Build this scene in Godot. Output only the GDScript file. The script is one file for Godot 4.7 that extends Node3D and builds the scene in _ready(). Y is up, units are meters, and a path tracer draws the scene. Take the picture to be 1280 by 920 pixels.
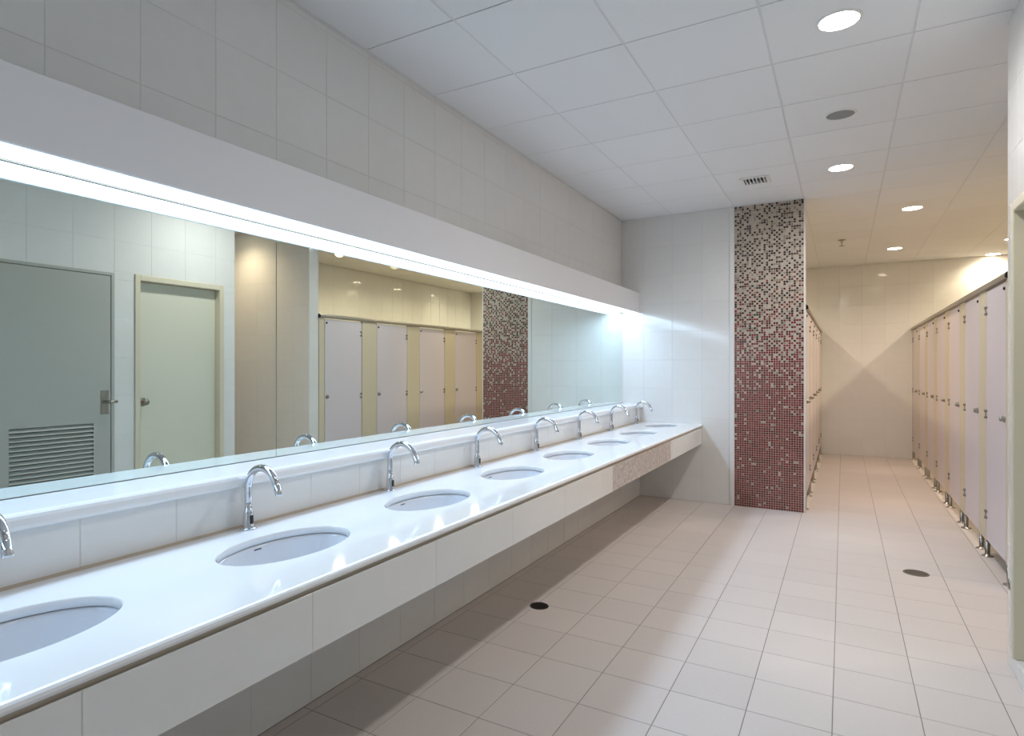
extends Node3D
# Public washroom: a long vanity with basins and mirror on the left, a mosaic pier, toilet cubicles behind.
# Written in (x, y, depth): depth runs away from the camera and is -z.

const HC := 2.994          # ceiling height
const XW := -2.09          # tiled face of the left wall
const XM := -2.083         # mirror face
const XS := -1.885         # face of the low wall behind the vanity
const XA := -1.25          # apron face
const DE := 6.67           # end wall with the mosaic
const DB := 11.45          # far wall of the cubicle room
const DN := -1.0           # wall behind the camera
const XR := 0.66           # wall with the doors
const XC := 0.895          # cubicle fronts, long row
const XL := -0.31          # cubicle fronts, hidden row
const XF := 2.75           # far right wall
const PIER0 := 4.93
const PIER1 := 5.07
const PASS0 := 3.77
const CT := 0.6127         # ceiling tile
const CX0 := -1.549
const CD0 := 2.4115
const ORD := ["first", "second", "third", "fourth", "fifth", "sixth", "seventh", "eighth", "ninth"]

var M := {}
var rng := RandomNumberGenerator.new()
var tile_cache := {}
var taken := {}

# ---------------------------------------------------------------- helpers
func P(x: float, y: float, d: float) -> Vector3:
	return Vector3(x, y, -d)

func begin(smooth := false) -> SurfaceTool:
	var st := SurfaceTool.new()
	st.begin(Mesh.PRIMITIVE_TRIANGLES)
	st.set_smooth_group(0 if smooth else -1)
	return st

func face(st: SurfaceTool, pts: Array, c: Vector3) -> void:
	# a flat convex polygon whose front looks away from c
	var n: Vector3 = (pts[1] - pts[0]).cross(pts[2] - pts[0])
	var mid := Vector3.ZERO
	for p in pts: mid += p
	mid /= pts.size()
	var q := pts.duplicate()
	if n.dot(mid - c) > 0.0: q.reverse()   # clockwise seen from outside
	for i in range(1, q.size() - 1):
		st.add_vertex(q[0]); st.add_vertex(q[i]); st.add_vertex(q[i + 1])

func cbox(st: SurfaceTool, c: Vector3, s: Vector3, b: float) -> void:
	# box with chamfered edges
	var h := s * 0.5
	b = minf(b, 0.45 * minf(s.x, minf(s.y, s.z)))
	var v := {}
	for sx in [-1, 1]:
		for sy in [-1, 1]:
			for sz in [-1, 1]:
				v[[0, sx, sy, sz]] = c + Vector3(sx * h.x, sy * (h.y - b), sz * (h.z - b))
				v[[1, sx, sy, sz]] = c + Vector3(sx * (h.x - b), sy * h.y, sz * (h.z - b))
				v[[2, sx, sy, sz]] = c + Vector3(sx * (h.x - b), sy * (h.y - b), sz * h.z)
				face(st, [v[[0, sx, sy, sz]], v[[1, sx, sy, sz]], v[[2, sx, sy, sz]]], c)
	for s1 in [-1, 1]:
		face(st, [v[[0, s1, -1, -1]], v[[0, s1, 1, -1]], v[[0, s1, 1, 1]], v[[0, s1, -1, 1]]], c)
		face(st, [v[[1, -1, s1, -1]], v[[1, 1, s1, -1]], v[[1, 1, s1, 1]], v[[1, -1, s1, 1]]], c)
		face(st, [v[[2, -1, -1, s1]], v[[2, 1, -1, s1]], v[[2, 1, 1, s1]], v[[2, -1, 1, s1]]], c)
		for s2 in [-1, 1]:
			face(st, [v[[0, s1, s2, -1]], v[[0, s1, s2, 1]], v[[1, s1, s2, 1]], v[[1, s1, s2, -1]]], c)
			face(st, [v[[0, s1, -1, s2]], v[[0, s1, 1, s2]], v[[2, s1, 1, s2]], v[[2, s1, -1, s2]]], c)
			face(st, [v[[1, -1, s1, s2]], v[[1, 1, s1, s2]], v[[2, 1, s1, s2]], v[[2, -1, s1, s2]]], c)

func bx(st: SurfaceTool, x0: float, x1: float, y0: float, y1: float, d0: float, d1: float, b := 0.0) -> void:
	var c := P((x0 + x1) / 2, (y0 + y1) / 2, (d0 + d1) / 2)
	var s := Vector3(absf(x1 - x0), absf(y1 - y0), absf(d1 - d0))
	if b > 0.0:
		cbox(st, c, s, b)
		return
	var h := s / 2
	for a in 3:
		for sg in [-1, 1]:
			var pts := []
			for uv in [[-1, -1], [1, -1], [1, 1], [-1, 1]]:
				var e := Vector3.ZERO
				e[a] = sg * h[a]
				e[(a + 1) % 3] = uv[0] * h[(a + 1) % 3]
				e[(a + 2) % 3] = uv[1] * h[(a + 2) % 3]
				pts.append(c + e)
			face(st, pts, c)

func lathe(st: SurfaceTool, c: Vector3, prof: Array, n := 32, sx := 1.0, sz := 1.0, axis := Basis.IDENTITY) -> void:
	# prof: Vector2(radius, height) along the axis' y; normals are generated, so the order fixes the outside
	for i in prof.size() - 1:
		for k in n:
			var a0 := TAU * k / n
			var a1 := TAU * (k + 1) / n
			var p: Array = []
			for q in [[prof[i], a0], [prof[i], a1], [prof[i + 1], a1], [prof[i + 1], a0]]:
				p.append(c + axis * Vector3(q[0].x * cos(q[1]) * sx, q[0].y, q[0].x * sin(q[1]) * sz))
			if prof[i].x > 1e-6:
				st.add_vertex(p[0]); st.add_vertex(p[1]); st.add_vertex(p[2])
			if prof[i + 1].x > 1e-6:
				st.add_vertex(p[0]); st.add_vertex(p[2]); st.add_vertex(p[3])

func tube(st: SurfaceTool, path: PackedVector3Array, r0: float, r1: float, n := 16) -> void:
	var rings := []
	var up := Vector3(0, 0, 1)
	for i in path.size():
		var t: Vector3 = (path[mini(i + 1, path.size() - 1)] - path[maxi(i - 1, 0)]).normalized()
		var s := t.cross(up).normalized()
		var w := s.cross(t).normalized()
		var r := lerpf(r0, r1, float(i) / (path.size() - 1))
		var ring := []
		for k in n:
			var a := TAU * k / n
			ring.append(path[i] + (s * cos(a) + w * sin(a)) * r)
		rings.append(ring)
	for i in path.size() - 1:
		for k in n:
			var k2 := (k + 1) % n
			st.add_vertex(rings[i][k]); st.add_vertex(rings[i + 1][k]); st.add_vertex(rings[i + 1][k2])
			st.add_vertex(rings[i][k]); st.add_vertex(rings[i + 1][k2]); st.add_vertex(rings[i][k2])
	for e in [0, path.size() - 1]:
		for k in range(1, n - 1):
			var tri := [rings[e][0], rings[e][k], rings[e][k + 1]]
			if e == 0: tri.reverse()
			for v in tri: st.add_vertex(v)

func extrude(st: SurfaceTool, prof: Array, d0: float, d1: float) -> void:
	# closed convex (x, y) profile run along the depth, with end caps
	var mid := Vector2.ZERO
	for p in prof: mid += p
	mid /= prof.size()
	var c := P(mid.x, mid.y, (d0 + d1) / 2)
	for i in prof.size():
		var a: Vector2 = prof[i]
		var b: Vector2 = prof[(i + 1) % prof.size()]
		face(st, [P(a.x, a.y, d0), P(b.x, b.y, d0), P(b.x, b.y, d1), P(a.x, a.y, d1)], c)
	for d in [d0, d1]:
		var pts := []
		for p in prof: pts.append(P(p.x, p.y, d))
		face(st, pts, c)

func numbered(called: String) -> String:
	if not taken.has(called):
		taken[called] = 0
		return called
	taken[called] += 1
	return "%s_%03d" % [called, taken[called]]

func commit(st: SurfaceTool) -> ArrayMesh:
	st.generate_normals()
	return st.commit()

func part(called: String, m: Mesh, mat: Material, parent: Node, label := "") -> MeshInstance3D:
	var o := MeshInstance3D.new()
	o.name = called
	o.mesh = m
	o.material_override = mat
	o.cast_shadow = GeometryInstance3D.SHADOW_CASTING_SETTING_ON
	if label != "": o.set_meta("label", label)
	parent.add_child(o, true)
	return o

func built(called: String, st: SurfaceTool, mat: Material, parent: Node, label := "") -> MeshInstance3D:
	return part(called, commit(st), mat, parent, label)

func thing(called: String, label: String, category: String, at := Vector3.ZERO, group := "") -> Node3D:
	var o := Node3D.new()
	o.name = numbered(called)
	o.position = at
	o.set_meta("kind", "thing")
	o.set_meta("label", label)
	o.set_meta("category", category)
	if group != "": o.set_meta("group", group)
	add_child(o)
	return o

func struct(called: String, label: String, category: String) -> Node3D:
	var o := Node3D.new()
	o.name = called
	o.set_meta("kind", "structure")
	o.set_meta("label", label)
	o.set_meta("category", category)
	add_child(o)
	return o

func copy(o: Node3D, label: String, at: Vector3) -> Node3D:
	var c: Node3D = o.duplicate()
	var base := String(o.name).rstrip("0123456789").trim_suffix("_") if String(o.name).right(3).is_valid_int() else String(o.name)
	c.name = numbered(base)
	c.position = at
	c.set_meta("label", label)
	add_child(c)
	return c

# one tile, local +z outward, chamfered at the front
func tile_mesh(w: float, h: float, t: float, b: float) -> ArrayMesh:
	var key := "%d_%d_%d" % [roundi(w * 2000), roundi(h * 2000), roundi(t * 10000)]
	if tile_cache.has(key): return tile_cache[key]
	var st := begin()
	var hw := w / 2
	var hh := h / 2
	b = minf(b, 0.3 * minf(w, h))
	var c := Vector3(0, 0, -t / 2)
	var f := [Vector3(-hw + b, -hh + b, 0), Vector3(hw - b, -hh + b, 0), Vector3(hw - b, hh - b, 0), Vector3(-hw + b, hh - b, 0)]
	var e := [Vector3(-hw, -hh, -b), Vector3(hw, -hh, -b), Vector3(hw, hh, -b), Vector3(-hw, hh, -b)]
	var k := [Vector3(-hw, -hh, -t), Vector3(hw, -hh, -t), Vector3(hw, hh, -t), Vector3(-hw, hh, -t)]
	face(st, f, c)
	for i in 4:
		var j := (i + 1) % 4
		face(st, [f[i], f[j], e[j], e[i]], c)
		face(st, [e[i], e[j], k[j], k[i]], c)
	tile_cache[key] = commit(st)
	return tile_cache[key]

func cut(r: Rect2, holes: Array) -> Array:
	var todo := [r]
	for hole in holes:
		var nxt := []
		for q in todo:
			if not q.intersects(hole):
				nxt.append(q)
				continue
			var i: Rect2 = q.intersection(hole)
			if i.position.y > q.position.y: nxt.append(Rect2(q.position, Vector2(q.size.x, i.position.y - q.position.y)))
			if i.end.y < q.end.y: nxt.append(Rect2(q.position.x, i.end.y, q.size.x, q.end.y - i.end.y))
			if i.position.x > q.position.x: nxt.append(Rect2(q.position.x, i.position.y, i.position.x - q.position.x, i.size.y))
			if i.end.x < q.end.x: nxt.append(Rect2(i.end.x, i.position.y, q.end.x - i.end.x, i.size.y))
		todo = nxt
	return todo

# lays tiles on a plane. axis "x": a = depth, b = y; "d": a = x, b = y; "y": a = x, b = depth
func lay(parent: Node, called: String, axis: String, at: float, n: float, a0: float, a1: float, b0: float, b1: float, ja: float, jb: float, pa: float, pb: float, ga: float, gb: float, t: float, mats: Array, holes := [], keep := Rect2(-99, -99, 999, 999), rest_mat: Material = null) -> void:
	var rest := begin()
	var any := false
	var ka := int(floor((a0 - ja) / pa + 0.001))
	while ja + ka * pa < a1 - 0.002:
		var kb := int(floor((b0 - jb) / pb + 0.001))
		while jb + kb * pb < b1 - 0.002:
			var lo := Vector2(maxf(a0, ja + ka * pa), maxf(b0, jb + kb * pb))
			var hi := Vector2(minf(a1, ja + (ka + 1) * pa), minf(b1, jb + (kb + 1) * pb))
			for r in cut(Rect2(lo, hi - lo), holes):
				var w: float = r.size.x - ga
				var h: float = r.size.y - gb
				if w < 0.006 or h < 0.006: continue
				var m: Vector2 = r.get_center()
				var xf := Transform3D()
				if axis == "x":
					xf.basis = Basis(Vector3(0, 0, -n), Vector3.UP, Vector3(n, 0, 0))
					xf.origin = P(at, m.y, m.x)
				elif axis == "d":   # n = +1 looks away from the camera, -1 towards it
					xf.basis = Basis(Vector3(-n, 0, 0), Vector3.UP, Vector3(0, 0, -n))
					xf.origin = P(m.x, m.y, at)
				else:
					xf.basis = Basis(Vector3(1, 0, 0), Vector3(0, 0, -n), Vector3(0, n, 0))
					xf.origin = P(m.x, at, m.y)
				var tm := tile_mesh(w, h, t, 0.0012)
				if keep.has_point(m):
					var o := part(called, tm, mats[rng.randi() % mats.size()], parent)
					o.transform = xf
				else:
					rest.append_from(tm, 0, xf)
					any = true
			kb += 1
		ka += 1
	if any:
		var o2 := part(called + "s_joined", rest.commit(), rest_mat if rest_mat else mats[0], parent)
		o2.set_meta("kind", "stuff")

func std(c: Color, rough: float, metal := 0.0, spec := 0.5) -> StandardMaterial3D:
	var m := StandardMaterial3D.new()
	m.albedo_color = c
	m.roughness = rough
	m.metallic = metal
	m.metallic_specular = spec
	return m

func noise_tex(freq: float, lo: Color, hi: Color, seed_: int, size := 512, oct := 4) -> ImageTexture:
	var nz := FastNoiseLite.new()
	nz.seed = seed_
	nz.frequency = freq
	nz.fractal_octaves = oct
	var img := nz.get_seamless_image(size, size)
	var out := Image.create(size, size, true, Image.FORMAT_RGB8)
	for y in size:
		for x in size:
			out.set_pixel(x, y, lo.lerp(hi, img.get_pixel(x, y).r))
	out.generate_mipmaps()
	return ImageTexture.create_from_image(out)

func bump_tex(freq: float, strength: float, seed_: int, size := 512, oct := 3) -> ImageTexture:
	var nz := FastNoiseLite.new()
	nz.seed = seed_
	nz.frequency = freq
	nz.fractal_octaves = oct
	var img := nz.get_seamless_image(size, size)
	img.convert(Image.FORMAT_RGBA8)
	img.bump_map_to_normal_map(strength)
	img.generate_mipmaps()
	return ImageTexture.create_from_image(img)

func area_light(called: String, at: Vector3, size: Vector2, color: Color, energy: float, parent: Node) -> void:
	var l := AreaLight3D.new()
	l.name = called
	l.position = at
	l.rotation_degrees.x = -90
	l.area_size = size
	l.area_normalize_energy = true
	l.light_color = color
	l.light_energy = energy
	l.area_range = 20.0
	l.area_attenuation = 2.0
	l.shadow_enabled = true
	parent.add_child(l, true)

# ---------------------------------------------------------------- scene
const COOL := Color(0.730, 0.857, 1.000)
const E_STRIP := 0.57
const BEAM := [88.0, 88.0, 75.0, 74.0, 82.0, 80.0]   # half angle of each kind of downlight
# energy and colour of the downlights: 0 near, 1 vanity aisle, 2 cubicle aisle, 3 passage, 4 long row, 5 hidden row
const LAMP := [[0.85, Color(1.000, 0.982, 0.955)], [2.75, Color(1.000, 0.987, 0.987)], [2.6, Color(1.000, 0.906, 0.827)], [1.75, Color(1.000, 0.872, 0.733)], [2.6, Color(1.000, 0.928, 0.799)], [1.9, Color(1.000, 0.928, 0.799)]]

func _ready() -> void:
	rng.seed = 7
	var cam := Camera3D.new()
	cam.name = "camera"
	var near := 0.05
	cam.projection = Camera3D.PROJECTION_FRUSTUM
	cam.near = near
	cam.far = 60.0
	cam.size = 2.0 * 460.0 / 772.41 * near
	cam.frustum_offset = Vector2(49.26, -0.33) / 772.41 * near
	cam.position = Vector3(0, 1.382, 0)
	cam.rotation.y = 0.5403
	add_child(cam)
	cam.current = true

	var we := WorldEnvironment.new()
	we.name = "world_environment"
	var env := Environment.new()
	env.background_mode = Environment.BG_COLOR
	env.background_color = Color(0.02, 0.02, 0.02)
	env.ambient_light_source = Environment.AMBIENT_SOURCE_DISABLED
	env.tonemap_mode = Environment.TONE_MAPPER_LINEAR
	env.tonemap_exposure = 1.0
	env.sdfgi_enabled = true
	env.ssao_enabled = true
	env.ssil_enabled = true
	we.environment = env
	add_child(we)

	materials()
	shell()
	ceiling()
	vanity()
	light_box()
	mirrors()
	door_wall()
	cubicles()
	small_fittings()

func tile_set(c: Color, rough: float, spread: float, tex: Texture2D, nrm: Texture2D, nscale: float, uv: float) -> Array:
	var out := []
	for k in 4:
		var m := std(c.darkened(0.0) * (1.0 - spread * k / 3.0), rough)
		m.albedo_color.a = 1.0
		if tex:
			m.albedo_texture = tex
		if nrm:
			m.normal_enabled = true
			m.normal_texture = nrm
			m.normal_scale = nscale
		m.uv1_triplanar = true
		m.uv1_world_triplanar = true
		m.uv1_scale = Vector3.ONE * uv
		out.append(m)
	return out

func materials() -> void:
	var glaze := bump_tex(0.012, 2.0, 5)
	var wall_tone := noise_tex(0.01, Color(0.99, 0.99, 0.985), Color(1, 1, 1), 3)
	M.wall = tile_set(Color(0.915, 0.91, 0.90), 0.085, 0.008, wall_tone, glaze, 0.10, 1.3)
	M.grout = std(Color(0.85, 0.845, 0.83), 0.7)
	M.plaster = std(Color(0.84, 0.83, 0.81), 0.7)
	var speck := noise_tex(0.16, Color(0.955, 0.95, 0.945), Color(1, 1, 1), 9)
	M.floor = tile_set(Color(0.865, 0.83, 0.81), 0.55, 0.02, speck, bump_tex(0.05, 1.2, 11), 0.2, 1.7)
	M.floor_grout = std(Color(0.55, 0.51, 0.49), 0.9)
	var mineral := noise_tex(0.25, Color(0.95, 0.95, 0.95), Color(1, 1, 1), 21)
	M.ceil = tile_set(Color(0.945, 0.945, 0.945), 0.95, 0.012, mineral, bump_tex(0.3, 1.5, 23), 0.3, 2.1)
	M.bar = std(Color(0.86, 0.86, 0.86), 0.6)
	M.bar_gap_shade = std(Color(0.45, 0.45, 0.45), 0.8)  # shade of the recessed gaps painted into the cross bars' grey
	M.white = std(Color(0.90, 0.90, 0.89), 0.35)
	M.stone = std(Color(0.955, 0.955, 0.955), 0.07)
	M.porcelain = std(Color(0.90, 0.91, 0.93), 0.06)
	M.fascia = std(Color(0.905, 0.90, 0.905), 0.45)
	M.chrome = std(Color(0.86, 0.87, 0.89), 0.04, 1.0)
	M.steel = std(Color(0.62, 0.60, 0.57), 0.28, 1.0)
	M.dark = std(Color(0.03, 0.03, 0.035), 0.25)
	M.sealant = std(Color(0.74, 0.68, 0.60), 0.5)
	M.slot = std(Color(0.42, 0.43, 0.48), 0.4)
	M.alu_drain = std(Color(0.46, 0.43, 0.40), 0.45, 0.5)
	M.mirror = std(Color(0.89, 0.93, 0.91), 0.0, 1.0)
	M.glass_edge = std(Color(0.45, 0.60, 0.56), 0.2)
	M.door_grey = std(Color(0.71, 0.71, 0.68), 0.45)
	M.cream = std(Color(0.86, 0.825, 0.735), 0.45)
	M.cream_door = std(Color(0.86, 0.85, 0.78), 0.45)
	M.cream_panel = std(Color(0.83, 0.785, 0.685), 0.4)
	M.lilac = std(Color(0.85, 0.815, 0.83), 0.35)
	M.alu = std(Color(0.66, 0.64, 0.60), 0.4, 0.7)
	M.grille_dark = std(Color(0.10, 0.09, 0.08), 0.6)
	M.drain = std(Color(0.20, 0.17, 0.15), 0.4, 0.6)
	M.speaker = std(Color(0.56, 0.57, 0.57), 0.7)
	M.mosaic = std(Color.WHITE, 0.18)
	M.mosaic.vertex_color_use_as_albedo = true
	M.mosaic_grout = std(Color(0.76, 0.705, 0.655), 0.8)
	var g := std(Color(1, 1, 1), 0.5)
	g.emission_enabled = true
	g.emission = Color(0.93, 0.97, 1.0)
	g.emission_energy_multiplier = 2.0
	M.glow_cool = g
	var g2: StandardMaterial3D = g.duplicate()
	g2.emission = Color(1.0, 0.97, 0.92)
	g2.emission_energy_multiplier = 24.0
	M.glow = g2
	var g3: StandardMaterial3D = g.duplicate()
	g3.emission = Color(1.0, 0.93, 0.82)
	g3.emission_energy_multiplier = 24.0
	M.glow_warm = g3

# a grid of little mosaic squares facing the camera side ("d") or facing +x ("x")
func mosaic(parent: Node, called: String, axis: String, at: float, a0: float, a1: float, b0: float, b1: float, pitch: float, gap: float, pick: Callable) -> void:
	var st := begin()
	var na := roundi((a1 - a0) / pitch)
	var nb := roundi((b1 - b0) / pitch)
	var pa := (a1 - a0) / na
	var pb := (b1 - b0) / nb
	for i in na:
		for j in nb:
			st.set_color(pick.call(i, j, (j + 0.5) / nb))
			var ca := a0 + (i + 0.5) * pa
			var cb := b0 + (j + 0.5) * pb
			var hw := (pa - gap) / 2
			var hh := (pb - gap) / 2
			var bv := 0.0018
			var t := 0.003
			var F := []
			var K := []
			for uv in [[-1, -1], [1, -1], [1, 1], [-1, 1]]:
				if axis == "d":
					F.append(P(ca + uv[0] * (hw - bv), cb + uv[1] * (hh - bv), at))
					K.append(P(ca + uv[0] * hw, cb + uv[1] * hh, at + t))
				else:
					F.append(P(at, cb + uv[1] * (hh - bv), ca + uv[0] * (hw - bv)))
					K.append(P(at - t, cb + uv[1] * hh, ca + uv[0] * hw))
			var c := P(ca, cb, at + t) if axis == "d" else P(at - t, cb, ca)
			face(st, F, c)
			for k in 4:
				face(st, [F[k], F[(k + 1) % 4], K[(k + 1) % 4], K[k]], c)
	var o := built(called, st, M.mosaic, parent)
	o.set_meta("kind", "stuff")

var last_dark := {}
func pick_red(i: int, j: int, h: float) -> Color:
	# h: 0 floor, 1 ceiling; the share of dark squares rises towards the floor
	var dark := 0.0
	if h > 0.72: dark = lerpf(0.42, 0.27, (h - 0.72) / 0.28)
	elif h > 0.5: dark = lerpf(0.74, 0.42, (h - 0.5) / 0.22)
	elif h > 0.36: dark = lerpf(0.90, 0.74, (h - 0.36) / 0.14)
	else: dark = lerpf(0.975, 0.90, h / 0.36)
	# scattered squares keep apart where they are few
	var near := 0
	if last_dark.has([i - 1, j]): near += 1
	if last_dark.has([i, j - 1]): near += 1
	var chance := dark
	var calm := clampf((dark - 0.5) / 0.36, 0.0, 1.0)
	chance = clampf(dark * lerpf([1.55, 0.75, 0.2][near], 1.0, calm), 0.0, 0.985)
	if rng.randf() > chance:
		return [Color(0.50, 0.445, 0.37), Color(0.45, 0.40, 0.335), Color(0.54, 0.475, 0.39), Color(0.30, 0.26, 0.215)][rng.randi() % 4]
	last_dark[[i, j]] = true
	var red := clampf((0.82 - h) / 0.30, 0.0, 1.0)
	if rng.randf() < red:
		return [Color(0.18, 0.017, 0.021), Color(0.23, 0.028, 0.029), Color(0.105, 0.012, 0.015), Color(0.27, 0.055, 0.050), Color(0.195, 0.026, 0.020), Color(0.14, 0.016, 0.016)][rng.randi() % 6]
	return [Color(0.018, 0.011, 0.010), Color(0.028, 0.016, 0.013), Color(0.022, 0.013, 0.011), Color(0.055, 0.028, 0.020), Color(0.10, 0.06, 0.04)][rng.randi() % 5]

func pick_pale(_i: int, _j: int, _h: float) -> Color:
	return [Color(0.68, 0.63, 0.60), Color(0.63, 0.57, 0.545), Color(0.72, 0.68, 0.65), Color(0.58, 0.50, 0.48)][rng.randi() % 4]

func shell() -> void:
	var st: SurfaceTool
	# floor
	var fl := struct("floor", "pale beige square floor tiles with thin darker joints", "floor")
	st = begin(); bx(st, -2.3, 2.95, -0.15, -0.0015, DN - 0.15, DB + 0.15)
	built("screed", st, M.floor_grout, fl)
	lay(fl, "floor_tile", "y", 0.0, 1.0, XS, XF, DN, DB, -1.2366, 2.4045, 0.3, 0.3, 0.003, 0.003, 0.004, M.floor,
		[Rect2(-3, DE, 3 + XL, 0.13)], Rect2(-2.2, 1.3, 3.15, 10.2), M.floor[0])
	# left wall: tall tiled wall, lower half stands forward behind the vanity
	var wl := struct("wall_left", "glossy pale wall tiles above the mirror light box and below the vanity", "wall")
	st = begin(); bx(st, XW - 0.2, XW - 0.0015, 0, HC + 0.1, DN - 0.15, DB + 0.15)
	built("backing", st, M.grout, wl)
	st = begin(); bx(st, XW - 0.001, XS - 0.0015, 0, 0.95, DN, DE)
	built("low_wall_core", st, M.grout, wl)
	lay(wl, "wall_tile", "x", XW, 1.0, DN, DE, 2.19, HC, 0.945, 0.265, 0.3, 0.3, 0.002, 0.0014, 0.004, M.wall)
	lay(wl, "wall_tile", "x", XS, 1.0, DN, DE, 0.0, 0.565, 0.945, 0.265, 0.3, 0.3, 0.002, 0.0014, 0.004, M.wall)
	lay(wl, "splash_tile", "x", XS, 1.0, DN, DE, 0.79, 0.952, 0.945, 0.79, 0.3, 0.162, 0.0025, 0.001, 0.004, M.wall)
	# end wall with the mosaic pier
	var we := struct("wall_end", "tiled end wall with a tall strip of black fading to red mosaic", "wall")
	st = begin(); bx(st, XW - 0.1, XL - 0.012, 0, HC + 0.1, DE + 0.0015, DE + 0.13)
	built("backing", st, M.grout, we)
	lay(we, "wall_tile", "d", DE, -1.0, XW, -0.983, 0.0, HC, -0.947, 0.265, 0.3, 0.3, 0.002, 0.0014, 0.004, M.wall)
	st = begin(); bx(st, -0.982, -0.938, 0.0, HC, DE - 0.008, DE + 0.002, 0.003)
	built("edge_strip", st, M.white, we, "narrow white strip beside the mosaic")
	st = begin(); bx(st, -0.937, XL - 0.010, 0, HC, DE - 0.003, DE + 0.0015)
	built("mosaic_bed", st, M.mosaic_grout, we)
	mosaic(we, "mosaic_squares", "d", DE - 0.0055, -0.935, XL - 0.012, 0.001, HC - 0.001, 0.0220, 0.0030, pick_red)
	st = begin(); bx(st, XL - 0.012, XL, 0, HC, DE - 0.006, DE + 0.13, 0.003)
	built("corner_strip", st, M.white, we, "white corner trim of the mosaic pier")
	# far wall of the cubicle room
	var wb := struct("wall_far", "plain glossy tiled wall closing the aisle between the cubicles", "wall")
	st = begin(); bx(st, -2.3, 2.95, 0, HC + 0.1, DB + 0.0015, DB + 0.15)
	built("backing", st, M.grout, wb)
	lay(wb, "wall_tile", "d", DB, -1.0, XW, XF, 0.0, HC, -0.947, 0.265, 0.3, 0.3, 0.0015, 0.0015, 0.004, M.wall)
	# far right wall behind the cubicles
	var wf := struct("wall_cubicles", "glossy pale tiled wall behind the long row of cubicles", "wall")
	st = begin(); bx(st, XF + 0.0015, XF + 0.2, 0, HC + 0.1, DN - 0.15, DB + 0.15)
	built("backing", st, M.grout, wf)
	lay(wf, "wall_tile", "x", XF, -1.0, PASS0, DB, 1.465, HC, 0.945, 0.265, 0.3, 0.3, 0.002, 0.002, 0.004, M.wall)
	# pier between passage and cubicles
	var wp := struct("wall_pier", "tiled wall beside the passage where the long cubicle row begins", "wall")
	st = begin(); bx(st, XC + 0.0065, XF, 0, HC + 0.1, PIER0 + 0.0015, PIER1)
	built("backing", st, M.grout, wp)
	lay(wp, "wall_tile", "d", PIER0, -1.0, XC + 0.005, XF, 0.0, HC, -0.947, 0.265, 0.3, 0.3, 0.002, 0.0014, 0.004, M.wall)
	lay(wp, "wall_tile", "x", XC + 0.005, -1.0, PIER0, PIER1, 0.0, HC, 0.5, 0.265, 10.0, 0.3, 0.002, 0.0025, 0.004, M.wall)
	# wall behind the camera
	var wn := struct("wall_near", "plain wall closing the washroom behind the vanity's near end", "wall")
	st = begin(); bx(st, -2.3, 2.95, 0, HC + 0.1, DN - 0.15, DN)
	built("backing", st, M.plaster, wn)

func light_spots() -> Array:
	# [tile column, tile row, kind]
	return [[2.5, -2.5, 0], [2.5, 1.5, 1], [2.5, 5.5, 1], [3.5, 8.5, 2], [3.5, 12.5, 2],
		[5.5, 3.5, 3], [5.5, 6.5, 4], [5.5, 8.5, 4], [5.5, 10.5, 4], [5.5, 12.5, 4], [5.5, 14.5, 4],
		[0.5, 7.5, 5], [0.5, 9.5, 5], [0.5, 11.5, 5], [0.5, 13.5, 5]]

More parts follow.
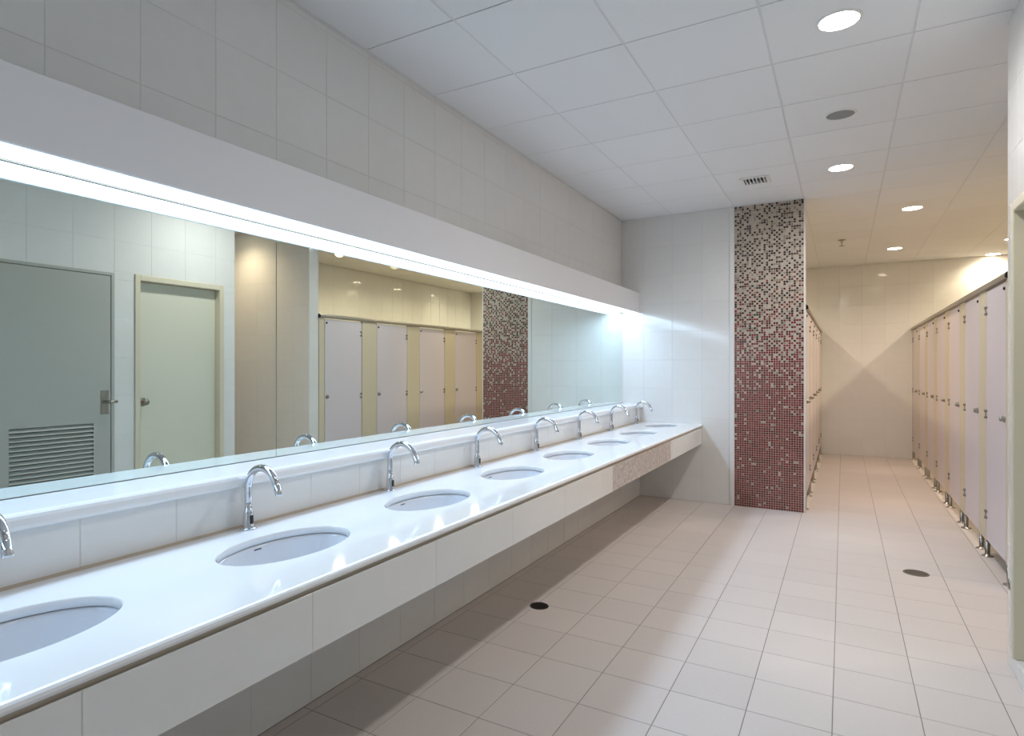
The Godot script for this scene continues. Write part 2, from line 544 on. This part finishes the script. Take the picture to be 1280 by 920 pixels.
func ceiling() -> void:
	var ce := struct("ceiling", "suspended ceiling of square white mineral tiles in a thin grid", "ceiling")
	var st := begin(); bx(st, -2.3, 2.95, HC + 0.09, HC + 0.25, DN - 0.15, DB + 0.15)
	built("slab", st, M.plaster, ce)
	lay(ce, "ceiling_tile", "y", HC, -1.0, XW, XF, DN, DB, CX0, CD0, CT, CT, 0.010, 0.006, 0.011, M.ceil, [Rect2(CX0 + CT + 0.001, CD0 + 5 * CT + 0.001, CT - 0.002, CT - 0.002)])
	vent_tile(ce)
	var i := -1
	while CX0 + i * CT < XF:
		var x := CX0 + i * CT
		if x > XW + 0.02:
			st = begin(); bx(st, x - 0.0047, x + 0.0047, HC + 0.0018, HC + 0.0125, DN, DB)
			built("grid_bar", st, M.bar, ce)
		i += 1
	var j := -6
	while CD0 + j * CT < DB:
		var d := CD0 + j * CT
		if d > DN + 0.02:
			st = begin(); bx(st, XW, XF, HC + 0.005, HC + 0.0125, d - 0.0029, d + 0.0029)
			built("cross_bar", st, M.bar_gap_shade, ce)  # darker than the main bars: gap shade is in the colour
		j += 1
	st = begin()
	bx(st, XW, XW + 0.02, HC - 0.004, HC + 0.002, DN, DE)
	bx(st, XW, XL, HC - 0.004, HC + 0.002, DE - 0.03, DE)
	built("edge_angle", st, M.bar, ce)
	# downlights
	var warm0: Node3D = null
	var names := {0: ["over the aisle beside the vanity", 0], 1: ["", 0]}
	var n_main := 0
	var n_aisle := 0
	var n_row := 0
	var n_hid := 0
	for s in light_spots():
		var label := ""
		var grp := ""
		if s[2] <= 1:
			label = "round white recessed downlight over the vanity aisle, %s from the mosaic pier" % ORD[2 - n_main]
			grp = "downlights over the vanity aisle"
			n_main += 1
		elif s[0] == 3.5:
			label = "round warm downlight over the cubicle aisle, %s from the far wall" % ORD[1 - n_aisle]
			grp = "downlights over the cubicle aisle"
			n_aisle += 1
		elif s[0] == 5.5 and s[1] == 3.5:
			label = "round warm downlight over the passage beside the wall with doors"
			grp = "downlights over the passage"
		elif s[0] == 5.5:
			label = "round warm downlight above the long cubicle row, %s from the far wall" % ORD[4 - n_row]
			grp = "downlights above the long cubicle row"
			n_row += 1
		else:
			label = "round warm downlight above the cubicles behind the mosaic pier, %s from the far wall" % ORD[3 - n_hid]
			grp = "downlights above the cubicles behind the mosaic pier"
			n_hid += 1
		downlight(P(CX0 + s[0] * CT, HC, CD0 + s[1] * CT), s[2], label, grp)

func vent_tile(ce: Node3D) -> void:
	# the tile that carries the air grille has a real opening into the void above
	var a0 := CX0 + CT + 0.005
	var a1 := CX0 + 2 * CT - 0.005
	var b0 := CD0 + 5 * CT + 0.003
	var b1 := CD0 + 6 * CT - 0.003
	var ox := -0.648
	var od := 5.80
	var st := begin()
	bx(st, a0, ox - 0.086, HC, HC + 0.011, b0, b1)
	bx(st, ox + 0.086, a1, HC, HC + 0.011, b0, b1)
	bx(st, ox - 0.086, ox + 0.086, HC, HC + 0.011, b0, od - 0.086)
	bx(st, ox - 0.086, ox + 0.086, HC, HC + 0.011, od + 0.086, b1)
	built("ceiling_tile", st, M.ceil[1], ce)

func downlight(at: Vector3, kind: int, label: String, grp: String) -> void:
	var t := thing("downlight", label, "lamp", at, grp)
	var st := begin(true)
	lathe(st, Vector3.ZERO, [Vector2(0.080, -0.001), Vector2(0.081, -0.005), Vector2(0.085, -0.007), Vector2(0.093, -0.005), Vector2(0.097, 0.0)], 40)
	built("trim_ring", st, M.white, t)
	st = begin()
	lathe(st, Vector3.ZERO, [Vector2(0.0805, -0.0015), Vector2(0.0805, -0.0068), Vector2(0.0, -0.0075)], 40)
	built("diffuser", st, M.glow if kind <= 1 else M.glow_warm, t)
	var l := SpotLight3D.new()
	l.name = "lamp"
	l.position = Vector3(0, -0.012, 0)
	l.rotation_degrees.x = -90
	l.spot_angle = BEAM[kind]
	l.spot_angle_attenuation = 1.0
	l.spot_range = 20.0
	l.spot_attenuation = 2.0
	l.light_size = 0.07
	l.light_color = LAMP[kind][1]
	l.light_energy = LAMP[kind][0]
	l.shadow_enabled = true
	t.add_child(l, true)

func light_box() -> void:
	var t := thing("light_box", "long white light box with a glowing cool white strip above the mirror", "lamp", P(XW, 1.98, 0))
	var off := -t.position
	var st := begin()
	bx(st, -1.905, -1.89, 1.977, 2.19, DN, DE, 0.002)
	var o := built("front_panel", st, M.fascia, t); o.position = off
	st = begin(); bx(st, XW, -1.905, 2.175, 2.19, DN, DE)
	o = built("top_panel", st, M.fascia, t); o.position = off
	st = begin(); bx(st, XM + 0.0005, XM + 0.009, 1.980, 1.99, DN, DE, 0.001)
	o = built("back_channel", st, M.alu, t); o.position = off
	st = begin(); bx(st, XM + 0.0095, -1.9055, 1.986, 1.99, DN, DE)
	o = built("diffuser", st, M.glow_cool, t, "glowing white light strip"); o.position = off
	var len := DE - DN - 0.2
	area_light("lamp", P(-1.990, 1.983, (DE + DN) / 2) + off, Vector2(0.15, len), COOL, E_STRIP * len, t)

func mirrors() -> void:
	var seam := 1.838
	var spans := [[DN, seam - 0.001, "wide frameless wall mirror reflecting the grey and cream doors"], [seam + 0.001, DE - 0.02, "long frameless wall mirror reflecting cubicle doors and the mosaic pier"]]
	for s in spans:
		var t := thing("wall_mirror", s[2], "mirror", P(XW, 1.0, (s[0] + s[1]) / 2), "mirrors above the vanity")
		var w: float = s[1] - s[0]
		var st := begin()
		cbox(st, Vector3(0.0035, 0.49, 0), Vector3(0.0069, 0.978, w), 0.0012)
		built("glass", st, M.mirror, t)
	var tr := thing("mirror_edge_strip", "thin white strip between the long mirror and the end wall", "strip", P(XW, 1.0, DE - 0.01))
	var s2 := begin()
	cbox(s2, Vector3(0.006, 0.49, 0), Vector3(0.012, 0.978, 0.018), 0.001)
	built("strip", s2, M.white, tr)

func vanity() -> void:
	var st: SurfaceTool
	# ledge below the mirror
	var lg := thing("mirror_ledge", "white stone ledge with rounded front below the mirror", "ledge", P(XS, 0.952, 0))
	st = begin()
	var x1 := XS + 0.03
	var prof := [Vector2(XW + 0.0005, 0.9525), Vector2(x1 - 0.008, 0.9525), Vector2(x1 - 0.002, 0.957), Vector2(x1, 0.965), Vector2(x1, 0.982), Vector2(x1 - 0.003, 0.991), Vector2(x1 - 0.010, 0.997), Vector2(x1 - 0.018, 0.9985), Vector2(XW + 0.0005, 0.9985)]
	extrude(st, prof, DN, DE)
	var o := built("slab", st, M.stone, lg); o.position = -lg.position
	# worktop with oval cut-outs
	var wt := thing("vanity_worktop", "long glossy white stone worktop with eight oval basin cut-outs", "worktop", P(XA, 0.77, 0))
	var cz := []
	for k in 8: cz.append(0.625 + 0.8135 * k)
	var ax := 0.15
	var ad := 0.255
	var bcx := -1.575
	var xb := XS + 0.0005
	var xf := XA - 0.004      # start of the nosing
	var top := 0.80
	st = begin()
	var cells := []
	for k in 8: cells.append([maxf(cz[k] - 0.3, DN), minf(cz[k] + 0.3, DE)])
	var prev := DN
	for k in 8:
		if cells[k][0] > prev: face(st, [P(xb, top, prev), P(xf, top, prev), P(xf, top, cells[k][0]), P(xb, top, cells[k][0])], P(0, -5, 3))
		prev = cells[k][1]
	if prev < DE: face(st, [P(xb, top, prev), P(xf, top, prev), P(xf, top, DE), P(xb, top, DE)], P(0, -5, 3))
	var nn := 96
	for k in 8:
		var ring := []
		var rim := []
		for q in nn:
			var a := TAU * q / nn
			var dir := Vector2(cos(a) * ax, sin(a) * ad)
			ring.append(P(bcx + dir.x, top, cz[k] + dir.y))
			# where the ray from the centre meets the cell
			var t := 1e9
			if dir.x > 1e-6: t = minf(t, (xf - bcx) / dir.x)
			if dir.x < -1e-6: t = minf(t, (xb - bcx) / dir.x)
			if dir.y > 1e-6: t = minf(t, (cells[k][1] - cz[k]) / dir.y)
			if dir.y < -1e-6: t = minf(t, (cells[k][0] - cz[k]) / dir.y)
			rim.append(P(bcx + dir.x * t, top, cz[k] + dir.y * t))
		var crn := [P(xf, top, cells[k][1]), P(xb, top, cells[k][1]), P(xb, top, cells[k][0]), P(xf, top, cells[k][0])]
		for q in nn:
			var q2 := (q + 1) % nn
			face(st, [ring[q], rim[q], rim[q2], ring[q2]], P(0, -5, 3))
			if absf(rim[q].x - rim[q2].x) > 1e-5 and absf(rim[q].z - rim[q2].z) > 1e-5:
				var best: Vector3 = crn[0]
				for c in crn:
					if c.distance_to(rim[q]) + c.distance_to(rim[q2]) < best.distance_to(rim[q]) + best.distance_to(rim[q2]): best = c
				face(st, [rim[q], best, rim[q2]], P(0, -5, 3))
	o = built("slab_top", st, M.stone, wt); o.position = -wt.position
	st = begin(true)
	for k in 8:
		lathe(st, P(bcx, top, cz[k]), [Vector2(1.0, 0.0), Vector2(0.99, -0.0015), Vector2(0.984, -0.005), Vector2(0.982, -0.0238), Vector2(1.03, -0.0239)], nn, ax, ad)
	o = built("cutout_edge", st, M.stone, wt); o.position = -wt.position
	st = begin()
	var np := [Vector2(xf, 0.80), Vector2(xf + 0.006, 0.7985), Vector2(xf + 0.0115, 0.7945), Vector2(xf + 0.014, 0.788), Vector2(xf + 0.0115, 0.7815), Vector2(xf + 0.006, 0.7775), Vector2(xf, 0.776), Vector2(xf - 0.06, 0.776), Vector2(xf - 0.06, 0.7985), Vector2(xf, 0.7995)]
	extrude(st, np, DN, DE)
	o = built("front_nosing", st, M.stone, wt, "rounded front edge"); o.position = -wt.position
	st = begin()
	extrude(st, [Vector2(xb, 0.8002), Vector2(xb + 0.008, 0.8002), Vector2(xb + 0.0035, 0.8035), Vector2(xb + 0.0005, 0.808), Vector2(xb, 0.808)], DN, DE)
	o = built("sealant_bead", st, M.sealant, wt, "beige sealant along the wall joint"); o.position = -wt.position
	# apron
	var ap := thing("vanity_apron", "pale tiled apron under the worktop with an inset of tiny squares", "panel", P(XA, 0.6, 0))
	st = begin(); bx(st, XA - 0.09, XA - 0.0015, 0.6, 0.762, DN, DE)
	o = built("core", st, M.grout, ap); o.position = -ap.position
	st = begin(); bx(st, XA - 0.09, XA - 0.008, 0.7622, 0.7758, DN, DE)
	var gs := built("groove_strip", st, M.sealant, ap, "beige strip in the groove under the worktop"); gs.position = -ap.position
	lay(ap, "apron_tile", "x", XA, 1.0, DN, 3.81, 0.598, 0.764, 0.03, 0.598, 0.6, 0.166, 0.0014, 0.001, 0.004, M.wall)
	lay(ap, "apron_tile", "x", XA, 1.0, 5.34, DE, 0.598, 0.764, 4.83, 0.598, 0.6, 0.166, 0.0014, 0.001, 0.004, M.wall)
	st = begin(); bx(st, XA - 0.002, XA - 0.001, 0.598, 0.764, 3.81, 5.34)
	built("inset_bed", st, M.mosaic_grout, ap)
	mosaic(ap, "inset_squares", "x", XA + 0.001, 3.812, 5.338, 0.599, 0.763, 0.0205, 0.003, pick_pale)
	for c in ap.get_children():
		if c != o and c != gs: c.position -= ap.position
	# basins and taps
	var proto: Node3D = null
	var tap: Node3D = null
	for k in 8:
		var where := "%s basin from the mosaic end" % ORD[7 - k]
		var lb := "oval white undermount basin in the worktop, %s from the end wall" % ORD[7 - k]
		var lt := "curved chrome sensor tap behind the %s" % where
		if k == 7: lb = "oval white undermount basin in the worktop right beside the end wall"
		if proto == null:
			proto = basin(lb, P(bcx, 0.632, cz[k]), ax, ad)
			tap = faucet(lt, P(-1.842, 0.80, cz[k] + 0.058))
		else:
			copy(proto, lb, P(bcx, 0.632, cz[k]))
			copy(tap, lt, P(-1.842, 0.80, cz[k] + 0.058))

func basin(label: String, at: Vector3, ax: float, ad: float) -> Node3D:
	var t := thing("basin", label, "basin", at, "basins in the vanity worktop")
	var st := begin(true)
	# inside of the bowl and its outer shell
	lathe(st, Vector3.ZERO, [Vector2(1.06, 0.1395), Vector2(0.995, 0.139), Vector2(0.985, 0.13), Vector2(0.95, 0.08), Vector2(0.87, 0.04), Vector2(0.72, 0.017), Vector2(0.5, 0.007), Vector2(0.25, 0.003), Vector2(0.1, 0.001), Vector2(0.0, 0.001)], 72, ax, ad)
	built("bowl", st, M.porcelain, t)
	st = begin(true)
	lathe(st, Vector3.ZERO, [Vector2(0.0, -0.012), Vector2(0.5, -0.005), Vector2(0.75, 0.006), Vector2(0.92, 0.035), Vector2(1.01, 0.08), Vector2(1.06, 0.1395)], 48, ax, ad)
	built("outer_shell", st, M.porcelain, t)
	st = begin(true)
	lathe(st, Vector3(0, 0.003, 0), [Vector2(0.034, 0.0), Vector2(0.032, 0.003), Vector2(0.024, 0.003), Vector2(0.022, 0.0), Vector2(0.0, 0.0)], 28)
	built("drain", st, M.chrome, t, "chrome drain ring")
	st = begin()
	cbox(st, Vector3(-ax * 0.978, 0.127, 0), Vector3(0.003, 0.005, 0.030), 0.001)
	built("overflow_slot", st, M.slot, t, "small grey overflow slot")
	return t

func faucet(label: String, at: Vector3) -> Node3D:
	var t := thing("sensor_tap", label, "tap", at, "sensor taps along the vanity")
	var st := begin(true)
	lathe(st, Vector3.ZERO, [Vector2(0.0, 0.0), Vector2(0.029, 0.0), Vector2(0.029, 0.004), Vector2(0.026, 0.007), Vector2(0.019, 0.0075)], 32)
	built("flange", st, M.chrome, t)
	st = begin(true)
	lathe(st, Vector3.ZERO, [Vector2(0.0205, 0.0075), Vector2(0.0195, 0.012), Vector2(0.0175, 0.058), Vector2(0.0165, 0.066), Vector2(0.0145, 0.068)], 28)
	var body := built("body", st, M.chrome, t)
	st = begin(); cbox(st, Vector3(0.0176, 0.036, 0), Vector3(0.005, 0.030, 0.014), 0.001)
	built("sensor_window", st, M.dark, body, "small black sensor window")
	st = begin(true)
	lathe(st, Vector3(0, 0.068, 0), [Vector2(0.0150, 0.0), Vector2(0.0150, 0.003), Vector2(0.0138, 0.004)], 28)
	built("collar_ring", st, M.chrome, body)
	var path := PackedVector3Array()
	path.append(Vector3(0, 0.066, 0))
	path.append(Vector3(0, 0.10, 0))
	path.append(Vector3(0, 0.13, 0))
	var r := 0.074
	var c := Vector3(r, 0.152, 0)
	for q in 21:
		var a := PI - (PI + 0.0 - deg_to_rad(22)) * q / 20.0
		path.append(c + Vector3(cos(a) * r, sin(a) * r, 0))
	var e: Vector3 = path[path.size() - 1]
	var dirv := Vector3(sin(deg_to_rad(22)), -cos(deg_to_rad(22)), 0)
	path.append(e + dirv * 0.03)
	st = begin(true); tube(st, path, 0.0135, 0.0125, 20)
	var sp := built("spout", st, M.chrome, t)
	var e2 := e + dirv * 0.03
	var bs := Basis(Vector3(0, 0, 1).cross(-dirv).normalized(), -dirv, Vector3(0, 0, 1))
	st = begin(true)
	lathe(st, e2, [Vector2(0.0129, 0.002), Vector2(0.0132, 0.0), Vector2(0.0132, -0.014), Vector2(0.0115, -0.017), Vector2(0.0, -0.0165)], 24, 1.0, 1.0, bs)
	built("nozzle", st, M.chrome, sp)
	return t

func door_wall() -> void:
	# door 1: 1.76..2.665, flush; door 2: frame 2.845..3.685, raised on a sill
	var w := struct("wall_right", "pale tiled wall with a grey louvred door and a cream framed door", "wall")
	var d1 := [1.755, 2.668, 0.0, 2.112]
	var d2 := [2.825, 3.650, 0.08, 2.125]
	var st := begin()
	var xb := XR + 0.0015
	bx(st, xb, XR + 0.14, 0, HC + 0.1, DN, d1[0])
	bx(st, xb, XR + 0.14, d1[3], HC + 0.1, d1[0], d1[1])
	bx(st, xb, XR + 0.14, 0, HC + 0.1, d1[1], d2[0])
	bx(st, xb, XR + 0.14, d2[3], HC + 0.1, d2[0], d2[1])
	bx(st, xb, XR + 0.14, 0, d2[2], d2[0], d2[1])
	bx(st, xb, XR + 0.14, 0, HC + 0.1, d2[1], PASS0)
	built("backing", st, M.grout, w)
	st = begin(); bx(st, XR + 0.14, XF, 0, HC + 0.1, PASS0 - 0.12, PASS0)
	built("passage_side", st, M.plaster, w)
	lay(w, "wall_tile", "x", XR, -1.0, DN, PASS0, 0.0, HC, 0.868, 0.265, 0.3, 0.3, 0.002, 0.0014, 0.004, M.wall,
		[Rect2(d1[0], -1, d1[1] - d1[0], 1 + d1[3]), Rect2(d2[0], d2[2], d2[1] - d2[0], d2[3] - d2[2])])
	# grey louvred door
	var a := struct("door_1", "grey flush door with a louvre panel and lever handle", "door")
	st = begin()
	bx(st, XR - 0.004, XR + 0.05, 0, 2.112, 1.756, 1.778, 0.001)
	bx(st, XR - 0.004, XR + 0.05, 0, 2.112, 2.645, 2.667, 0.001)
	bx(st, XR - 0.004, XR + 0.05, 2.090, 2.112, 1.778, 2.645, 0.001)
	built("frame", st, M.door_grey, a)
	st = begin()
	var l0 := 1.965
	var l1 := 2.515
	var y0 := 0.52
	var y1 := 0.965
	var lo := 1.782
	var hi := 2.640
	bx(st, XR, XR + 0.04, 0.008, y0, lo, hi)
	bx(st, XR, XR + 0.04, y1, 2.086, lo, hi)
	bx(st, XR, XR + 0.04, y0, y1, lo, l0)
	bx(st, XR, XR + 0.04, y0, y1, l1, hi)
	var leaf := built("leaf", st, M.door_grey, a)
	var ns := 14
	for k in ns:
		var yy := y0 + (k + 0.5) * (y1 - y0) / ns
		st = begin()
		var c := P(XR + 0.015, yy, (l0 + l1) / 2)
		var pts := []
		for q in [Vector2(-0.004, -0.013), Vector2(0.000, -0.014), Vector2(0.024, 0.011), Vector2(0.020, 0.012)]:
			pts.append(Vector2(XR + q.x, yy + q.y))
		extrude(st, pts, l0, l1)
		built("louvre_slat", st, M.door_grey, leaf)
	st = begin(); bx(st, XR - 0.003, XR, 1.03, 1.21, 2.565, 2.625, 0.001)
	var pl := built("handle_plate", st, M.steel, a, "steel handle plate")
	st = begin(true)
	var pth := PackedVector3Array([P(XR - 0.002, 1.125, 2.60), P(XR - 0.04, 1.125, 2.60), P(XR - 0.050, 1.125, 2.607), P(XR - 0.053, 1.125, 2.62), P(XR - 0.050, 1.122, 2.665)])
	var stu := SurfaceTool.new()
	tube_any(st, pth, 0.0095)
	built("lever", st, M.steel, pl)
	# cream door
	var b := struct("door_2", "pale door set back in a cream frame with a round knob", "door")
	st = begin()
	bx(st, XR - 0.012, XR + 0.09, d2[2], d2[3], d2[0] + 0.001, d2[0] + 0.046, 0.004)
	bx(st, XR - 0.012, XR + 0.09, d2[2], d2[3], d2[1] - 0.046, d2[1] - 0.001, 0.004)
	bx(st, XR - 0.012, XR + 0.09, d2[3] - 0.046, d2[3], d2[0] + 0.046, d2[1] - 0.046, 0.004)
	built("frame", st, M.cream, b)
	st = begin(); bx(st, XR + 0.055, XR + 0.095, d2[2] + 0.004, d2[3] - 0.049, d2[0] + 0.049, d2[1] - 0.049, 0.002)
	built("leaf", st, M.cream_door, b)
	st = begin(true)
	var bs := Basis(Vector3(0, 1, 0), Vector3(-1, 0, 0), Vector3(0, 0, 1))
	lathe(st, P(XR + 0.055, 1.105, 2.925), [Vector2(0.034, 0.0), Vector2(0.034, 0.004), Vector2(0.014, 0.008), Vector2(0.012, 0.03), Vector2(0.022, 0.036), Vector2(0.027, 0.048), Vector2(0.024, 0.060), Vector2(0.0, 0.065)], 24, 1.0, 1.0, bs)
	built("knob", st, M.steel, b, "round steel knob")
	# round cap low on the wall
	var cap := thing("doorstop", "small round grey doorstop low on the tiled wall beside the cream door", "doorstop", P(XR, 0.385, 3.71))
	st = begin(true)
	lathe(st, Vector3.ZERO, [Vector2(0.026, 0.0), Vector2(0.025, 0.006), Vector2(0.018, 0.010), Vector2(0.0, 0.011)], 24, 1.0, 1.0, bs)
	built("disc", st, M.steel, cap)

func tube_any(st: SurfaceTool, path: PackedVector3Array, r: float, n := 12) -> void:
	var rings := []
	for i in path.size():
		var t: Vector3 = (path[mini(i + 1, path.size() - 1)] - path[maxi(i - 1, 0)]).normalized()
		var s := t.cross(Vector3.UP).normalized()
		var w := s.cross(t).normalized()
		var ring := []
		for k in n:
			ring.append(path[i] + (s * cos(TAU * k / n) + w * sin(TAU * k / n)) * r)
		rings.append(ring)
	for i in path.size() - 1:
		for k in n:
			var k2 := (k + 1) % n
			st.add_vertex(rings[i][k]); st.add_vertex(rings[i + 1][k]); st.add_vertex(rings[i + 1][k2])
			st.add_vertex(rings[i][k]); st.add_vertex(rings[i + 1][k2]); st.add_vertex(rings[i][k2])
	for e in [0, path.size() - 1]:
		for k in range(1, n - 1):
			var tri := [rings[e][0], rings[e][k], rings[e][k + 1]]
			if e == 0: tri.reverse()
			for v in tri: st.add_vertex(v)

# a cubicle front: n = +1 faces +x, -1 faces -x
func row(x: float, n: float, d0: float, pitch: float, first: float, count: int, where: String, from: String, deep: float) -> void:
	var dw := 0.635
	var rail := thing("cubicle_head_rail", "rounded grey metal rail along the top of %s" % where, "rail", P(x, 1.95, d0))
	var st := begin()
	var prof := []
	for q in [Vector2(0.018, 0.0), Vector2(0.021, 0.012), Vector2(0.020, 0.026), Vector2(0.014, 0.038), Vector2(0.004, 0.044), Vector2(-0.008, 0.044), Vector2(-0.019, 0.036), Vector2(-0.024, 0.022), Vector2(-0.024, 0.0)]:
		prof.append(Vector2(q.x * n, q.y))
	extrude(st, prof, 0.012, DB - d0 - 0.003)
	built("channel", st, M.alu, rail)
	st = begin()
	extrude(st, prof, 0.0, 0.012)
	built("end_cap", st, M.dark, rail, "black end cap")
	# each cubicle: its door, the panel before it, the partition after it (the last one also the closing panel)
	for k in count:
		var lab := "%s toilet cubicle of %s%s, lilac door between cream panels" % [ORD[k], where, from]
		var mid := first + k * pitch + dw / 2
		var t := thing("toilet_cubicle", lab, "cubicle", P(x, 0, mid), "cubicles of %s" % where)
		for e in ([k, k + 1] if k == count - 1 else [k]):
			var a: float = first + dw + (e - 1) * pitch if e > 0 else d0 + 0.002
			var b: float = first + e * pitch if e < count else DB - 0.004
			pilaster(t, n, (a + b) / 2 - mid, b - a)
		cubicle_door(t, n, dw)
		if k < count - 1:
			st = begin()
			var pd := -(dw / 2 + (pitch - dw) / 2)
			cbox(st, Vector3(-n * (0.03 + deep / 2), 1.035, pd), Vector3(deep - 0.004, 1.828, 0.02), 0.002)
			var pt := built("partition", st, M.cream_panel, t)
			st = begin(true)
			lathe(st, Vector3(-n * deep * 0.6, 0, pd), [Vector2(0.0, 0.0005), Vector2(0.03, 0.0005), Vector2(0.016, 0.011), Vector2(0.016, 0.12)], 12)
			built("foot", st, M.steel, pt)

func pilaster(t: Node3D, n: float, d: float, w: float) -> void:
	var st := begin()
	cbox(st, Vector3(-n * 0.013, 1.035, -d), Vector3(0.026, 1.828, w - 0.006), 0.002)
	var p := built("pilaster", st, M.cream_panel, t, "narrow cream panel")
	for sg in [-1, 1]:
		if w < 0.14 and sg == -1: continue
		st = begin(true)
		var fd: float = sg * (w / 2 - 0.03) if w > 0.14 else 0.0
		lathe(st, Vector3(-n * 0.013, 0, fd - d), [Vector2(0.0, 0.0005), Vector2(0.038, 0.0005), Vector2(0.036, 0.006), Vector2(0.018, 0.011), Vector2(0.0155, 0.02), Vector2(0.0165, 0.12), Vector2(0.0, 0.1205)], 18)
		built("foot", st, M.steel, p, "steel foot with round base")

func cubicle_door(t: Node3D, n: float, dw: float) -> void:
	var st := begin()
	var h := 1.808
	var y0 := 0.13
	cbox(st, Vector3(-n * 0.011, y0 + h / 2, 0), Vector3(0.020, h, dw - 0.012), 0.002)
	var door := built("door", st, M.lilac, t, "pale lilac door")
	for yy in [0.185, 0.915, 1.665]:
		var y: float = y0 + yy
		st = begin(true)
		lathe(st, Vector3(n * 0.006, y - 0.04, -dw / 2 + 0.0095), [Vector2(0.0, 0.008), Vector2(0.008, 0.008), Vector2(0.008, 0.026), Vector2(0.003, 0.027), Vector2(0.003, 0.053), Vector2(0.008, 0.054), Vector2(0.008, 0.072), Vector2(0.0, 0.072)], 12)
		for q in [0.017, 0.063]:
			cbox(st, Vector3(n * 0.001, y - 0.04 + q, -dw / 2 + 0.024), Vector3(0.005, 0.017, 0.026), 0.001)
		built("hinge", st, M.steel, door, "steel hinge")
	st = begin(true)
	var bs := Basis(Vector3(0, -n, 0), Vector3(n, 0, 0), Vector3(0, 0, 1))
	lathe(st, Vector3(-n * 0.001, y0 + 0.92, dw / 2 - 0.036), [Vector2(0.024, 0.0), Vector2(0.024, 0.006), Vector2(0.019, 0.008), Vector2(0.017, 0.024), Vector2(0.013, 0.028), Vector2(0.0, 0.028)], 20, 1.0, 1.0, bs)
	built("latch_knob", st, M.steel, door, "round steel latch knob")
	st = begin(true)
	lathe(st, Vector3(-n * 0.001, y0 + 1.765, dw / 2 - 0.03), [Vector2(0.011, 0.0), Vector2(0.010, 0.008), Vector2(0.0, 0.010)], 14, 1.0, 1.0, bs)
	built("bumper", st, M.dark, door, "small black bumper")

func cubicles() -> void:
	row(XC, -1.0, PIER1 + 0.003, 0.919, 5.165, 7, "the long cubicle row", " from the passage", 1.80)
	row(XL, 1.0, DE + 0.132, 0.929, 6.905, 5, "the cubicle row behind the mosaic pier", "", 1.70)

func small_fittings() -> void:
	var st: SurfaceTool
	# ceiling loudspeaker
	var s := thing("ceiling_speaker", "round grey ceiling loudspeaker between the two aisle downlights", "speaker", P(-0.016, HC, 4.577))
	st = begin(true)
	lathe(st, Vector3.ZERO, [Vector2(0.078, -0.001), Vector2(0.080, -0.005), Vector2(0.090, -0.005), Vector2(0.094, 0.0)], 40)
	built("ring", st, M.white, s)
	st = begin(true)
	lathe(st, Vector3.ZERO, [Vector2(0.0785, -0.0005), Vector2(0.0785, -0.003), Vector2(0.05, -0.0036), Vector2(0.0, -0.004)], 40)
	built("grille", st, M.speaker, s)
	# air grille
	var v := thing("air_vent", "small white ceiling air grille in front of the mosaic pier", "vent", P(-0.648, HC, 5.80))
	st = begin()
	cbox(st, Vector3(-0.1, -0.005, 0), Vector3(0.03, 0.009, 0.22), 0.002)
	cbox(st, Vector3(0.1, -0.005, 0), Vector3(0.03, 0.009, 0.22), 0.002)
	cbox(st, Vector3(0, -0.005, -0.1), Vector3(0.17, 0.009, 0.03), 0.002)
	cbox(st, Vector3(0, -0.005, 0.1), Vector3(0.17, 0.009, 0.03), 0.002)
	built("frame", st, M.white, v)
	for k in 6:
		st = begin(); cbox(st, Vector3(-0.070 + k * 0.028, -0.007, 0), Vector3(0.010, 0.003, 0.172), 0.001)
		built("slat", st, M.white, v)
	# sprinkler
	var sp := thing("sprinkler", "small ceiling sprinkler over the cubicle aisle", "sprinkler", P(-0.016, HC, 9.08))
	st = begin(true)
	lathe(st, Vector3.ZERO, [Vector2(0.045, 0.0), Vector2(0.042, -0.006), Vector2(0.02, -0.012), Vector2(0.012, -0.014)], 24)
	built("escutcheon", st, M.steel, sp)
	st = begin(true)
	lathe(st, Vector3.ZERO, [Vector2(0.011, -0.01), Vector2(0.011, -0.04), Vector2(0.006, -0.045), Vector2(0.006, -0.075), Vector2(0.0, -0.075)], 14)
	built("stem", st, M.steel, sp)
	st = begin(true)
	lathe(st, Vector3.ZERO, [Vector2(0.0, -0.074), Vector2(0.03, -0.074), Vector2(0.03, -0.077), Vector2(0.0, -0.077)], 20)
	built("deflector", st, M.steel, sp)
	# floor drains
	for q in [[-1.512, 3.272, 0.055, "dark round floor drain at the shadow of the vanity"], [0.42, 5.10, 0.075, "steel round floor drain near the long cubicle row"]]:
		var t := thing("floor_drain", q[3], "drain", P(q[0], 0, q[1]), "round floor drains")
		var r: float = q[2]
		var mat: Material = M.drain if r < 0.06 else M.alu_drain
		st = begin(true)
		lathe(st, Vector3.ZERO, [Vector2(r * 0.86, 0.0002), Vector2(r * 0.87, 0.003), Vector2(r * 0.97, 0.003), Vector2(r, 0.0002)], 36)
		built("ring", st, mat, t)
		st = begin()
		lathe(st, Vector3.ZERO, [Vector2(0.0, 0.0008), Vector2(r * 0.87, 0.0008)], 36)
		built("sump", st, M.grille_dark, t)
		for k in 7:
			var zz := (k - 3) * r * 0.235
			var half := sqrt(maxf(0.0, r * r * 0.75 - zz * zz))
			st = begin(); cbox(st, Vector3(0, 0.002, zz), Vector3(half * 2, 0.0018, r * 0.12), 0.0004)
			built("grate_bar", st, mat, t)
